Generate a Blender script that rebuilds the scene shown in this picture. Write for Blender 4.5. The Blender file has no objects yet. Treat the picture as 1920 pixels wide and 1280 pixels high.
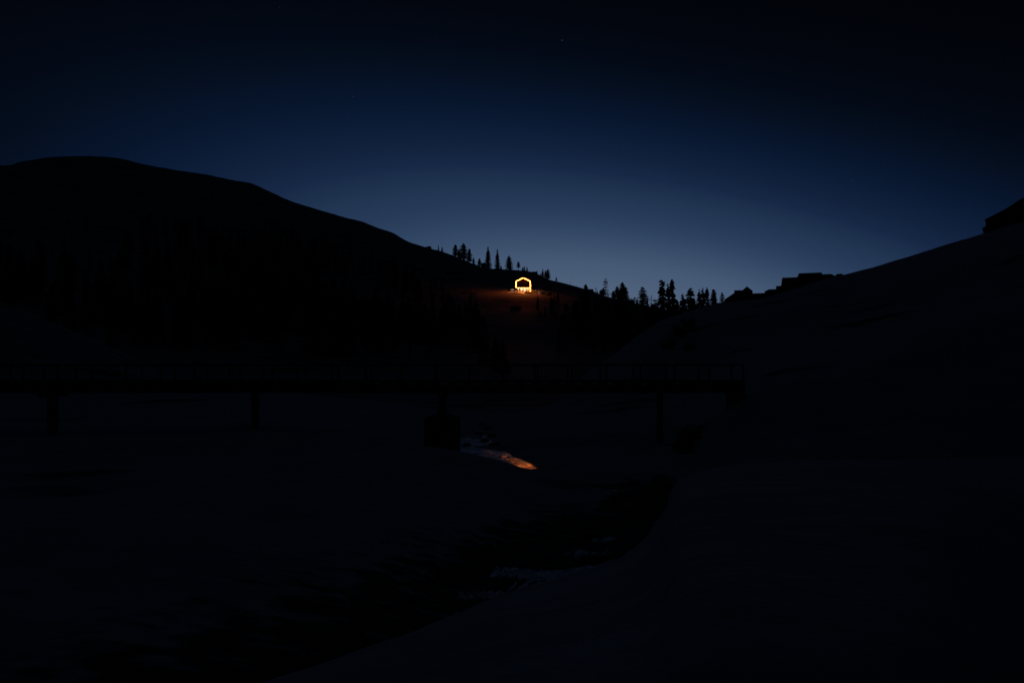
import bpy, bmesh, math, random
import numpy as np
from mathutils import Vector, Matrix, noise as mn

random.seed(7); np.random.seed(7)
SC = bpy.context.scene
COL = SC.collection
F = 1493.0            # focal length in photo pixels (28 mm on 36 mm)
HZ = 702.0            # photo row of the horizon

# ------------------------------------------------------------------ camera
cam_d = bpy.data.cameras.new('camera')
cam_d.lens = 28.0; cam_d.sensor_width = 36.0
cam_d.shift_y = 62.0 / 1920.0
cam_d.clip_start = 0.1; cam_d.clip_end = 20000
cam = bpy.data.objects.new('camera', cam_d); COL.objects.link(cam)
cam.location = (0, 0, 0); cam.rotation_euler = (math.radians(90), 0, 0)
SC.camera = cam

# ------------------------------------------------------------------ render / exposure
SC.view_settings.view_transform = 'Standard'
SC.view_settings.look = 'None'
SC.view_settings.gamma = 1.0
SC.view_settings.use_curve_mapping = False
EXPOSURE = 0.0
SC.view_settings.exposure = EXPOSURE
SC.render.engine = 'CYCLES'
SC.cycles.use_denoising = True
SC.cycles.max_bounces = 4
SC.cycles.diffuse_bounces = 2
SC.cycles.glossy_bounces = 3
SC.cycles.sample_clamp_indirect = 60.0

def lin(c):
    c = c / 255.0
    return c / 12.92 if c <= 0.04045 else ((c + 0.055) / 1.055) ** 2.4
def rgb(r, g, b): return (lin(r), lin(g), lin(b), 1.0)

# ------------------------------------------------------------------ world: last twilight over the saddle
world = bpy.data.worlds.new('World'); SC.world = world
world.use_nodes = True
nt = world.node_tree; nt.nodes.clear()
def N(t, **k):
    n = nt.nodes.new(t)
    for a, b in k.items(): setattr(n, a, b)
    return n
def M(op, a, b=None, c=None):
    n = N('ShaderNodeMath', operation=op)
    for i, v in enumerate((a, b, c)):
        if v is None: continue
        if isinstance(v, (int, float)): n.inputs[i].default_value = v
        else: nt.links.new(v, n.inputs[i])
    return n.outputs[0]
tc = N('ShaderNodeTexCoord')
sep = N('ShaderNodeSeparateXYZ'); nt.links.new(tc.outputs['Generated'], sep.inputs[0])
X, Y_, Z_ = sep.outputs
az = M('ARCTAN2', X, Y_)
el = M('ARCSINE', M('MAXIMUM', M('MINIMUM', Z_, 1.0), -1.0))
GLOW_AZ = 297 / F
dv = M('MAXIMUM', M('SUBTRACT', M('MULTIPLY', el, F), -100.0), 0.0)
axis = M('SUBTRACT', GLOW_AZ * F, M('MULTIPLY', M('MINIMUM', dv, 900.0), .741))
du = M('DIVIDE', M('SUBTRACT', M('MULTIPLY', az, F), axis), 1.756)
r = M('SQRT', M('ADD', M('MULTIPLY', du, du), M('MULTIPLY', dv, dv)))
rr = M('DIVIDE', r, 2000.0)
ramp = N('ShaderNodeValToRGB'); nt.links.new(rr, ramp.inputs[0])
ramp.color_ramp.interpolation = 'LINEAR'
SKY = [(0, 92, 110, 132), (230, 84, 102, 126), (306, 70, 89, 117), (336, 61, 81, 109), (378, 47, 68, 97), (413, 39, 58, 88), (455, 30.5, 50, 77),
       (484, 23, 40, 69.5), (520, 17, 33, 60), (560, 10.5, 26.5, 51), (600, 7, 20, 42), (645, 5, 14.5, 30), (690, 3.4, 10, 22), (750, 2.6, 6, 14.5),
       (870, 1.1, 3.0, 7.2), (1300, .95, 2.6, 6.3)]
FLOOR = [lin(v) for v in (.95, 2.5, 6.2)]   # night-blue of the rest of the sky, darkest opposite the afterglow
els = ramp.color_ramp.elements
while len(els) < len(SKY): els.new(0.5)
for e, (p, a, b, c) in zip(els, SKY):
    e.position = p / 2000.0
for e, (p, a, b, c) in zip(els, SKY):
    e.color = (max(0, lin(a) - FLOOR[0]), max(0, lin(b) - FLOOR[1]), max(0, lin(c) - FLOOR[2]), 1)
sky = N('ShaderNodeTexSky'); sky.sky_type = 'NISHITA'; sky.sun_disc = False
sky.sun_elevation = math.radians(-5.0); sky.sun_rotation = GLOW_AZ
mul = N('ShaderNodeMix', data_type='RGBA', blend_type='ADD'); mul.inputs[0].default_value = 1.0
skys = N('ShaderNodeVectorMath', operation='SCALE'); skys.inputs[3].default_value = 0.00008
nt.links.new(sky.outputs[0], skys.inputs[0])
nt.links.new(ramp.outputs[0], mul.inputs[6]); nt.links.new(skys.outputs[0], mul.inputs[7])
dt = N('ShaderNodeVectorMath', operation='DOT_PRODUCT'); nt.links.new(tc.outputs['Generated'], dt.inputs[0])
dt.inputs[1].default_value = (math.sin(GLOW_AZ), math.cos(GLOW_AZ), 0)
fm = N('ShaderNodeMapRange', interpolation_type='SMOOTHSTEP'); nt.links.new(dt.outputs['Value'], fm.inputs[0])
for q, v in ((1, -.5), (2, .5), (3, .04), (4, 1.0)): fm.inputs[q].default_value = v
fl = N('ShaderNodeVectorMath', operation='SCALE'); fl.inputs[0].default_value = FLOOR; nt.links.new(fm.outputs[0], fl.inputs[3])
fa = N('ShaderNodeMix', data_type='RGBA', blend_type='ADD'); fa.inputs[0].default_value = 1.0
nt.links.new(mul.outputs[2], fa.inputs[6]); nt.links.new(fl.outputs[0], fa.inputs[7])
zm = N('ShaderNodeMapRange', interpolation_type='SMOOTHSTEP'); nt.links.new(Z_, zm.inputs[0])
for q, v in ((1, .40), (2, .85), (3, 0.0), (4, 1.0)): zm.inputs[q].default_value = v
zl = N('ShaderNodeVectorMath', operation='SCALE'); zl.inputs[0].default_value = [lin(v) for v in (2.4, 3.7, 7.2)]; nt.links.new(zm.outputs[0], zl.inputs[3])
za_ = N('ShaderNodeMix', data_type='RGBA', blend_type='ADD'); za_.inputs[0].default_value = 1.0
nt.links.new(fa.outputs[2], za_.inputs[6]); nt.links.new(zl.outputs[0], za_.inputs[7])
last = za_.outputs[2]
# the few stars that are out
for px, py, s in [(1054, 76, .045), (661, 181, .02), (524, 14, .008), (1598, 338, .012),
                  (-420, 60, .05), (2300, 150, .05)]:
    d = Vector(((px - 960) / F, 1, (HZ - py) / F)).normalized()
    dist = N('ShaderNodeVectorMath', operation='DISTANCE')
    nt.links.new(tc.outputs['Generated'], dist.inputs[0]); dist.inputs[1].default_value = d
    m = M('MULTIPLY', M('LESS_THAN', dist.outputs['Value'], 0.00055), s)
    add = N('ShaderNodeMix', data_type='RGBA', blend_type='ADD'); add.inputs[0].default_value = 1.0
    nt.links.new(last, add.inputs[6]); nt.links.new(m, add.inputs[7]); last = add.outputs[2]
bg = N('ShaderNodeBackground'); bg.inputs[1].default_value = 1.0
nt.links.new(last, bg.inputs[0])
wo = N('ShaderNodeOutputWorld'); nt.links.new(bg.outputs[0], wo.inputs[0])

# ------------------------------------------------------------------ materials
def mat(name, col, rough=0.8, metal=0.0, noise=None, amt=0.25, bump=0.0, bscale=5.0, emit=None, estr=0.0, spec=0.3):
    m = bpy.data.materials.new(name); m.use_nodes = True
    t = m.node_tree; b = t.nodes['Principled BSDF']
    b.inputs['Base Color'].default_value = (*col, 1); b.inputs['Roughness'].default_value = rough
    b.inputs['Metallic'].default_value = metal
    b.inputs['Specular IOR Level'].default_value = spec
    tcn = t.nodes.new('ShaderNodeTexCoord')
    if noise:
        n = t.nodes.new('ShaderNodeTexNoise'); n.inputs['Scale'].default_value = noise
        n.inputs['Detail'].default_value = 6
        t.links.new(tcn.outputs['Object'], n.inputs['Vector'])
        cr = t.nodes.new('ShaderNodeValToRGB')
        cr.color_ramp.elements[0].position = .3; cr.color_ramp.elements[1].position = .7
        cr.color_ramp.elements[0].color = (*[c * (1 - amt) for c in col], 1)
        cr.color_ramp.elements[1].color = (*[min(1, c * (1 + amt)) for c in col], 1)
        t.links.new(n.outputs['Fac'], cr.inputs[0]); t.links.new(cr.outputs[0], b.inputs['Base Color'])
    if bump:
        n2 = t.nodes.new('ShaderNodeTexNoise'); n2.inputs['Scale'].default_value = bscale
        n2.inputs['Detail'].default_value = 5
        t.links.new(tcn.outputs['Object'], n2.inputs['Vector'])
        bp = t.nodes.new('ShaderNodeBump'); bp.inputs['Strength'].default_value = bump
        bp.inputs['Distance'].default_value = 0.1
        t.links.new(n2.outputs['Fac'], bp.inputs['Height']); t.links.new(bp.outputs[0], b.inputs['Normal'])
    if emit:
        b.inputs['Emission Color'].default_value = (*emit, 1); b.inputs['Emission Strength'].default_value = estr
    return m

def snow_material(name='snow', hi=(.86, .88, .92, 1), lo=(.66, .68, .72, 1), thr=.62):
    m = bpy.data.materials.new(name); m.use_nodes = True
    t = m.node_tree; b = t.nodes['Principled BSDF']
    b.inputs['Roughness'].default_value = .85; b.inputs['Specular IOR Level'].default_value = .15
    g = t.nodes.new('ShaderNodeNewGeometry')
    def nz(scale, detail=6, stretch=None):
        n = t.nodes.new('ShaderNodeTexNoise'); n.inputs['Scale'].default_value = scale
        n.inputs['Detail'].default_value = detail
        if stretch:
            mp = t.nodes.new('ShaderNodeMapping'); mp.inputs['Scale'].default_value = stretch
            mp.inputs['Rotation'].default_value = (0, 0, .25)
            t.links.new(g.outputs['Position'], mp.inputs[0]); t.links.new(mp.outputs[0], n.inputs['Vector'])
        else: t.links.new(g.outputs['Position'], n.inputs['Vector'])
        return n
    # wind-packed snow, slightly dirty in drifts, with earth and scrub showing through here and there
    n1 = nz(.35, 8, (.8, 1.2, 1))
    c1 = t.nodes.new('ShaderNodeValToRGB')
    c1.color_ramp.elements[0].position = .35; c1.color_ramp.elements[0].color = lo
    c1.color_ramp.elements[1].position = .62; c1.color_ramp.elements[1].color = hi
    t.links.new(n1.outputs['Fac'], c1.inputs[0])
    n2 = nz(.09, 9, (.6, 1.2, 1))
    c2 = t.nodes.new('ShaderNodeValToRGB')
    c2.color_ramp.elements[0].position = thr; c2.color_ramp.elements[0].color = (0, 0, 0, 1)
    c2.color_ramp.elements[1].position = thr + .07; c2.color_ramp.elements[1].color = (1, 1, 1, 1)
    t.links.new(n2.outputs['Fac'], c2.inputs[0])
    mx = t.nodes.new('ShaderNodeMix'); mx.data_type = 'RGBA'
    t.links.new(c2.outputs[0], mx.inputs[0]); t.links.new(c1.outputs[0], mx.inputs[6])
    mx.inputs[7].default_value = (.07, .06, .05, 1)
    # shade on the steep stream bank, painted into the colour as a dark band
    at_ = t.nodes.new('ShaderNodeAttribute'); at_.attribute_name = 'bank_shade'
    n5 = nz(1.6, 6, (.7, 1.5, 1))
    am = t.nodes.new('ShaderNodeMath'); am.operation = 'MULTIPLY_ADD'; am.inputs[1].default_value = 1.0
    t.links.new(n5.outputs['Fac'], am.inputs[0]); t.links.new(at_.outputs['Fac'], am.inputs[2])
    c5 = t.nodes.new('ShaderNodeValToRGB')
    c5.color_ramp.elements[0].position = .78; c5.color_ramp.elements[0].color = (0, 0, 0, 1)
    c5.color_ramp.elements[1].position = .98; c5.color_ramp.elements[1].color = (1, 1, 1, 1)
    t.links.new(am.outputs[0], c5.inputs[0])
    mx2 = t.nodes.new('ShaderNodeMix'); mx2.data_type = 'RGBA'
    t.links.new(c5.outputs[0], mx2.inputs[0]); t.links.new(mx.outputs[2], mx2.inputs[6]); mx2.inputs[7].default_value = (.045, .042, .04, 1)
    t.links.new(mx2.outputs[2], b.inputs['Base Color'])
    n3 = nz(.8, 12, (1, 1.3, 1))
    bp = t.nodes.new('ShaderNodeBump'); bp.inputs['Strength'].default_value = .5; bp.inputs['Distance'].default_value = .4
    t.links.new(n3.outputs['Fac'], bp.inputs['Height']); t.links.new(bp.outputs[0], b.inputs['Normal'])
    return m

def water_material():
    m = bpy.data.materials.new('stream_water'); m.use_nodes = True
    t = m.node_tree; b = t.nodes['Principled BSDF']
    b.inputs['Base Color'].default_value = (.006, .008, .010, 1)
    b.inputs['Roughness'].default_value = .1; b.inputs['IOR'].default_value = 1.33
    g = t.nodes.new('ShaderNodeNewGeometry')
    mp = t.nodes.new('ShaderNodeMapping'); mp.inputs['Scale'].default_value = (1.4, .55, 1)
    t.links.new(g.outputs['Position'], mp.inputs[0])
    n = t.nodes.new('ShaderNodeTexNoise'); n.inputs['Scale'].default_value = 3.2; n.inputs['Detail'].default_value = 4
    n.inputs['Distortion'].default_value = .6
    t.links.new(mp.outputs[0], n.inputs['Vector'])
    n2 = t.nodes.new('ShaderNodeTexNoise'); n2.inputs['Scale'].default_value = .9; n2.inputs['Detail'].default_value = 2
    t.links.new(mp.outputs[0], n2.inputs['Vector'])
    ad = t.nodes.new('ShaderNodeMath'); ad.operation = 'MULTIPLY_ADD'; ad.inputs[1].default_value = 1.5
    t.links.new(n2.outputs['Fac'], ad.inputs[0]); t.links.new(n.outputs['Fac'], ad.inputs[2])
    bp = t.nodes.new('ShaderNodeBump'); bp.inputs['Strength'].default_value = 1.0
    sx = t.nodes.new('ShaderNodeSeparateXYZ'); t.links.new(g.outputs['Position'], sx.inputs[0])
    mr = t.nodes.new('ShaderNodeMapRange')      # the stream runs faster and rougher over the shallows downstream
    mr.inputs[1].default_value = 25; mr.inputs[2].default_value = 38
    mr.inputs[3].default_value = WATER_BUMP * 22; mr.inputs[4].default_value = WATER_BUMP
    mr3 = t.nodes.new('ShaderNodeMapRange')     # and is ruffled again at the head of the pool under the bridge
    for q, v in ((1, 44), (2, 53), (3, 0), (4, .05)): mr3.inputs[q].default_value = v
    t.links.new(sx.outputs[1], mr3.inputs[0])
    am = t.nodes.new('ShaderNodeMath'); t.links.new(mr.outputs[0], am.inputs[0]); t.links.new(mr3.outputs[0], am.inputs[1])
    t.links.new(am.outputs[0], bp.inputs['Distance'])
    mr2 = t.nodes.new('ShaderNodeMapRange')
    for q, v in ((1, 25), (2, 38), (3, .32), (4, .03)): mr2.inputs[q].default_value = v
    t.links.new(sx.outputs[1], mr2.inputs[0]); t.links.new(mr2.outputs[0], b.inputs['Roughness'])
    t.links.new(sx.outputs[1], mr.inputs[0])
    t.links.new(ad.outputs[0], bp.inputs['Height']); t.links.new(bp.outputs[0], b.inputs['Normal'])
    return m
WATER_BUMP = 0.0055

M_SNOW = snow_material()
M_HILL_SNOW = snow_material('dark_patchy_snow', (.66, .67, .70, 1), (.42, .42, .43, 1), .58)  # darker, patchier snow colour for the hills
M_WATER = water_material()
M_STEEL = mat('weathered_steel', (.05, .045, .04), .6, .3, 6, .4, .2, 30)
M_TIMBER = mat('dark_timber', (.07, .05, .035), .8, 0, 8, .4, .3, 25)
M_CONC = mat('old_concrete', (.10, .10, .095), .9, 0, 3, .3, .4, 12)
M_NEEDLE = mat('conifer_needles', (.022, .034, .020), .85, 0, .6, .45)
M_BARK = mat('conifer_bark', (.055, .042, .032), .95, 0, 5, .4, .5, 14)
M_ROCK = mat('wet_rock', (.06, .058, .055), .7, 0, 2, .4, .6, 6)
M_WOODWALL = mat('cabin_boards', (.16, .09, .05), .75, 0, 3, .35, .2, 12)
M_DARKROOF = mat('tin_roof', (.05, .05, .055), .5, .4, 3, .3, .2, 8)
M_DARKWALL = mat('unlit_wall', (.09, .07, .055), .85, 0, 2, .3)
M_GLASS = mat('dark_window_glass', (.02, .022, .025), .08, 0, spec=.5)
M_STRIP = mat('led_strip', (.8, .5, .3), .5, emit=(1.0, .155, .02), estr=60)
M_STRIPW = mat('warm_white_lamp', (.8, .7, .6), .5, emit=(1.0, .30, .08), estr=10)
M_PANEL = mat('lamp_glass', (.8, .7, .6), .5, emit=(1.0, .55, .25), estr=2.6)
M_INNER = mat('dark_interior_boards', (.05, .026, .014), .85, 0, 3, .35)  # same boards in a darker brown
M_STONE = mat('pale_garden_stone', (.32, .31, .27), .9, 0, 2, .35, .4, 5)
M_SHRUB = mat('shrub_leaves', (.05, .07, .03), .85, 0, 3, .4)
M_DOOR = mat('old_door_paint', (.10, .06, .04), .6, 0, 5, .3)

# ------------------------------------------------------------------ object helpers
def tag(o, label=None, cat=None, group=None, kind=None):
    if label: o['label'] = label
    if cat: o['category'] = cat
    if group: o['group'] = group
    if kind: o['kind'] = kind
    return o
def empty(name, loc, rz=0):
    o = bpy.data.objects.new(name, None); COL.objects.link(o)
    o.location = loc; o.rotation_euler = (0, 0, rz); o.empty_display_size = .5
    return o
def mesh_obj(name, verts, faces, material, parent=None, smooth=False, mats=None):
    me = bpy.data.meshes.new(name)
    me.from_pydata(verts, [], faces); me.update()
    if smooth: me.polygons.foreach_set('use_smooth', [True] * len(me.polygons))
    me.materials.append(material)
    o = bpy.data.objects.new(name, me); COL.objects.link(o)
    if parent: o.parent = parent
    return o
class MB:
    def __init__(s): s.v = []; s.f = []
    def add(s, vs, fs):
        n = len(s.v); s.v += [tuple(v) for v in vs]; s.f += [tuple(i + n for i in f) for f in fs]
    def box(s, x0, x1, y0, y1, z0, z1):
        s.add([(x0, y0, z0), (x1, y0, z0), (x1, y1, z0), (x0, y1, z0), (x0, y0, z1), (x1, y0, z1), (x1, y1, z1), (x0, y1, z1)],
              [(0, 3, 2, 1), (4, 5, 6, 7), (0, 1, 5, 4), (1, 2, 6, 5), (2, 3, 7, 6), (3, 0, 4, 7)])
    def bar(s, a, b, w, h=None, up=(0, 0, 1)):
        h = h or w; a = Vector(a); b = Vector(b); d = (b - a).normalized(); up = Vector(up)
        if abs(d.dot(up)) > .98: up = Vector((0, 1, 0))
        sx = d.cross(up).normalized() * w / 2; sy = sx.cross(d).normalized() * h / 2
        s.add([p + q for p in (a, b) for q in (-sx - sy, sx - sy, sx + sy, -sx + sy)],
              [(3, 2, 1, 0), (4, 5, 6, 7), (0, 1, 5, 4), (1, 2, 6, 5), (2, 3, 7, 6), (3, 0, 4, 7)])
    def prism(s, poly, y0, y1):     # poly in (x,z), extruded along y
        n = len(poly)
        s.add([(x, y0, z) for x, z in poly] + [(x, y1, z) for x, z in poly],
              [tuple(range(n)), tuple(reversed(range(n, 2 * n)))] + [(i, i + n, (i + 1) % n + n, (i + 1) % n) for i in range(n)])
    def cone(s, a, b, ra, rb, n=8):
        a = Vector(a); b = Vector(b); d = (b - a).normalized(); u = d.orthogonal().normalized(); w = d.cross(u)
        vs = []
        for p, rad in ((a, ra), (b, rb)):
            for i in range(n):
                t = 2 * math.pi * i / n; vs.append(p + (u * math.cos(t) + w * math.sin(t)) * rad)
        s.add(vs, [(i, (i + 1) % n, (i + 1) % n + n, i + n) for i in range(n)] + [tuple(range(n, 2 * n)), tuple(reversed(range(n)))])
    def build(s, name, m, parent=None, smooth=False): return mesh_obj(name, s.v, s.f, m, parent, smooth)
def copy_tree(o, parent=None):
    c = o.copy(); COL.objects.link(c); c.parent = parent
    for ch in list(o.children): copy_tree(ch, c)
    return c

# ------------------------------------------------------------------ terrain: ridges and banks in plan, as (photo column, metres away, height)
def zc(*rows): return [(p, d, z) for p, d, z in rows]
def yc(*rows): return [(p, d, (HZ - y) * d / F) for p, d, y in rows]
CURVES = [
    zc((-1200, 1.2, -1.65), (3200, 1.2, -1.65)),
    yc((-1200, 3.2, 1850), (0, 5.2, 1450), (300, 6.5, 1345), (480, 7.6, 1280), (700, 9.3, 1205), (850, 11, 1150), (950, 13, 1108),
       (1050, 14.5, 1080), (1120, 15.8, 1058), (1180, 17.5, 1028), (1240, 21, 965), (1262, 23.5, 915), (1300, 26, 886), (1400, 30, 868), (1600, 32, 862),
       (1920, 34, 862), (3200, 36, 860)),
    zc((-1200, 5, -5.3), (0, 7.2, -5.3), (300, 8.5, -5.3), (480, 9.6, -5.3), (700, 11.3, -5.3), (850, 13, -5.3), (950, 15, -5.3), (1050, 16.5, -5.3),
       (1120, 17.8, -5.3), (1180, 19.6, -5.3), (1240, 23, -5.3), (1300, 28.5, -5.0), (1400, 33, -4.2), (1600, 36, -4.0), (1920, 38, -4.0), (3200, 40, -3.6)),
    zc((-1200, 7.5, -5.6), (0, 8.6, -5.6), (300, 9.9, -5.6), (480, 11.3, -5.6), (700, 13.2, -5.4), (850, 15.6, -5.2), (950, 18.2, -5.18), (1050, 20, -5.19),
       (1120, 21.2, -5.22), (1180, 23.4, -5.12), (1240, 26, -5.02), (1300, 31, -5.0), (1400, 34.5, -4.3), (1600, 37.5, -3.9), (1920, 40, -3.5), (3200, 42, -3)),
    zc((-1200, 9.5, -5.15), (0, 10.4, -5.15), (300, 11.7, -5.12), (480, 13, -5.13), (700, 15.2, -5.12), (850, 18.4, -5.13), (950, 21.6, -5.13), (1050, 23.4, -5.13),
       (1120, 24.6, -5.17), (1180, 27.2, -5.08), (1240, 30, -5.02), (1300, 34, -5.0), (1400, 37, -4.25), (1600, 40, -3.5), (1920, 43, -2.6), (3200, 46, 0)),
    zc((-1200, 18, -4.5), (0, 18.5, -4.4), (300, 20.5, -4.15), (480, 22, -4.1), (620, 25, -4.0), (700, 26.5, -4.15), (850, 29.5, -4.4), (950, 31, -4.65), (1050, 31.5, -4.88),
       (1120, 31, -4.98), (1180, 31, -5.02), (1240, 33, -5.02), (1300, 36, -5.0), (1400, 39, -4.15), (1600, 42, -3.2), (1920, 44.5, -2), (3200, 48, 1.5)),
    zc((-1200, 26, -4.5), (0, 26, -4.35), (300, 30, -4.08), (480, 36, -3.85), (560, 41, -3.6), (620, 48, -3.41), (700, 50, -3.95), (795, 50, -4.45), (860, 48.5, -4.64),
       (950, 44.6, -4.92), (970, 43.6, -5.0), (985, 43, -5.06), (1000, 42.5, -5.04), (1016, 41.6, -4.9), (1050, 39, -4.96), (1100, 36, -4.9), (1150, 34, -4.98), (1185, 34, -5.04), (1240, 39, -5.0), (1300, 38, -5.0), (1400, 41, -4.0),
       (1600, 44, -2.9), (1920, 46, -1.4), (3200, 50, 3)),
    zc((-1200, 34, -4.5), (0, 34, -4.4), (300, 38, -4.2), (480, 43, -4.05), (620, 54, -3.95), (700, 54, -4.4), (795, 53, -4.95), (860, 50.2, -5.35), (950, 46, -5.5), (985, 44.2, -5.5),
       (1000, 43.6, -5.5), (1016, 42.7, -5.35), (1028, 41.8, -5.15), (1050, 40.2, -5.15), (1100, 37.2, -5.12), (1150, 35.2, -5.15), (1185, 34.8, -5.12), (1240, 40.5, -4.98), (1300, 42, -4.95), (1400, 45, -3.5), (1600, 48, -1.9),
       (1920, 50, .1), (3200, 55, 6)),
    zc((-1200, 45, -4.3), (0, 45, -4.25), (300, 48, -4.05), (480, 52, -3.82), (620, 60, -3.95), (700, 59, -4.4), (795, 57, -5.05), (860, 56.5, -5.22), (930, 55, -5.19),
       (953, 54.5, -5.17), (958, 52.0, -5.16), (975, 50, -5.15), (990, 47.8, -5.15), (1015, 44.9, -5.15), (1050, 42, -5.1), (1100, 38.6, -5.1), (1150, 36.8, -5.1), (1185, 36.9, -5.0), (1240, 43, -4.92), (1300, 46, -4.65), (1400, 49, -2.6),
       (1600, 52, -.7), (1920, 55, 1.6), (3200, 62, 9)),
    zc((-1200, 58, -4.1), (0, 58, -4.1), (300, 60, -3.95), (480, 62, -3.6), (620, 68, -3.75), (700, 67, -4.2), (795, 66, -4.9), (860, 66, -5.17), (930, 64, -5.15),
       (960, 61, -4.95), (1015, 55, -4.9), (1050, 53, -4.8), (1100, 50, -4.75), (1150, 48.5, -4.72), (1185, 49, -4.72), (1240, 55, -4.75), (1300, 56, -4.2), (1400, 57, -1.25),
       (1600, 61, 1.1), (1920, 65, 5.2), (3200, 75, 15)),
    zc((-1200, 80, -3.4), (0, 80, -3.4), (480, 82, -3.0), (620, 84, -3.2), (700, 82, -3.65), (795, 80, -4.2), (860, 80, -4.6), (905, 80, -5.0), (940, 79, -4.65),
       (1015, 74, -4.25), (1100, 72, -3.8), (1185, 72, -3.35), (1240, 74, -2.8), (1300, 76, -1.5), (1400, 80, 1.8), (1600, 86, 5.0), (1920, 92, 10.8), (3200, 100, 24)),
    yc((-1200, 110, 735), (400, 110, 730), (620, 102, 741), (700, 98, 751), (800, 94, 764), (860, 92, 773), (900, 91, 777), (960, 92, 776), (1000, 98, 769),
       (1050, 107, 748), (1080, 115, 716), (1100, 120, 700), (1150, 138, 665), (1200, 155, 628), (1240, 170, 602), (1280, 182, 589), (1300, 186, 583),
       (1345, 200, 569), (1385, 205, 564), (1420, 208, 560), (1455, 212, 552), (1500, 218, 538), (1545, 224, 524), (1580, 227, 515.5), (1600, 228, 511), (1620, 228, 506), (1700, 225, 482), (1780, 215, 457), (1843, 205, 438.5),
       (1920, 195, 416), (2300, 180, 330), (3200, 170, 250)),
    zc((-1200, 170, 36), (-300, 178, 24), (0, 180, 16.5), (100, 180, 11.7), (200, 175, 6.7), (300, 165, 1.3), (400, 150, -1.8), (620, 125, -3.6),
       (800, 115, -4.6), (900, 112, -5.2), (1000, 118, -5), (1050, 128, -4.2), (1100, 142, -2.8), (1150, 160, 0), (1240, 200, 6.5), (1300, 220, 10), (1400, 240, 13.5),
       (1600, 262, 23), (1920, 230, 31), (3200, 220, 40)),
    zc((-1200, 240, 38), (0, 225, 17.6), (200, 220, 6.9), (300, 210, 1.7), (480, 190, -.5), (620, 180, -1.2), (800, 170, -1.6), (900, 170, -1.9), (1000, 175, -2.3),
       (1100, 200, -3), (1240, 260, 1), (1400, 300, 6), (1600, 320, 12), (1920, 300, 20), (3200, 300, 30)),
    yc((-1200, 420, 380), (0, 430, 450), (200, 430, 470), (480, 380, 560), (620, 350, 590), (800, 320, 635), (900, 310, 650), (980, 300, 660), (1100, 310, 662),
       (1240, 340, 655), (1400, 380, 665), (1920, 400, 670), (3200, 400, 670)),
    yc((-1200, 650, 330), (0, 650, 370), (200, 650, 370), (480, 600, 430), (620, 550, 470), (735, 500, 500), (800, 480, 518), (850, 470, 530), (920, 455, 542),
       (960, 449, 545.5), (1005, 449, 546.5), (1060, 440, 560), (1150, 430, 585), (1240, 430, 604), (1400, 430, 640), (1920, 450, 660), (3200, 450, 660)),
    yc((-1200, 900, 380), (-200, 900, 318), (-20, 880, 309), (12, 870, 310), (40, 860, 303), (80, 855, 297.5), (115, 850, 294.5), (150, 850, 293), (190, 850, 294), (215, 845, 296), (260, 835, 306), (300, 820, 314.5),
       (380, 785, 326), (430, 765, 336.5), (468, 750, 343.5), (500, 735, 357), (550, 705, 378), (590, 690, 391), (620, 675, 400), (650, 665, 409), (680, 650, 416), (705, 635, 426), (735, 620, 436), (765, 600, 452),
       (800, 585, 463), (835, 570, 473), (860, 560, 483), (890, 545, 495), (905, 540, 500), (930, 530, 504), (960, 525, 505.5), (990, 520, 509), (1012, 515, 516), (1030, 510, 525), (1060, 503, 532.5), (1085, 500, 538.5),
       (1112, 498, 547), (1140, 495, 556), (1160, 493, 560), (1190, 490, 567), (1215, 487, 574.5), (1235, 484, 580), (1260, 480, 588), (1300, 480, 600), (1400, 480, 625), (1920, 500, 650), (3200, 500, 650)),
    zc((-1200, 1150, 120), (0, 1150, 150), (468, 1000, 120), (980, 700, 40), (1240, 640, 20), (1920, 640, 0), (3200, 640, 0)),
    zc((-1200, 2500, -10), (3200, 2500, -10)),
    zc((-1200, 9000, -60), (3200, 9000, -60)),
]
SUB = [10, 10, 8, 8, 9, 8, 6, 10, 14, 14, 14, 12, 12, 18, 22, 16, 8, 4, 3]
ICREST = 11
def pch_slopes(x, y):
    h = x[1:] - x[:-1]; d = (y[1:] - y[:-1]) / h
    m = np.zeros_like(y); m[0] = d[0]; m[-1] = d[-1]
    w1 = 2 * h[1:] + h[:-1]; w2 = h[1:] + 2 * h[:-1]
    ok = d[1:] * d[:-1] > 0
    with np.errstate(divide='ignore', invalid='ignore'):
        hm = (w1 + w2) / (w1 / d[:-1] + w2 / d[1:])
    m[1:-1] = np.where(ok, hm, 0)
    return m
def pchip(x, y, q):
    x = np.asarray(x, float); y = np.asarray(y, float)
    if len(x) < 3: return np.interp(q, x, y)
    m = pch_slopes(x, y); q = np.clip(q, x[0], x[-1])
    i = np.clip(np.searchsorted(x, q) - 1, 0, len(x) - 2)
    h = x[i + 1] - x[i]; t = (q - x[i]) / h
    return ((2*t**3 - 3*t**2 + 1) * y[i] + (t**3 - 2*t**2 + t) * h * m[i] + (-2*t**3 + 3*t**2) * y[i+1] + (t**3 - t**2) * h * m[i+1])
def columns(px):
    D = np.array([pchip([c[0] for c in cu], [c[1] for c in cu], px) for cu in CURVES])
    # heights interpolated as slopes of view so that outlines keep their run
    S = np.array([pchip([c[0] for c in cu], [c[2] / c[1] for c in cu], px) for cu in CURVES])
    for k in range(1, len(D)): D[k] = np.maximum(D[k], D[k-1] + .35)
    return D, S * D
def fbm(x, y, s, oct=4, seed=0.):
    return mn.fractal(Vector((x * s + seed, y * s - seed, seed * .37)), 1.0, 2.0, oct)
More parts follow.
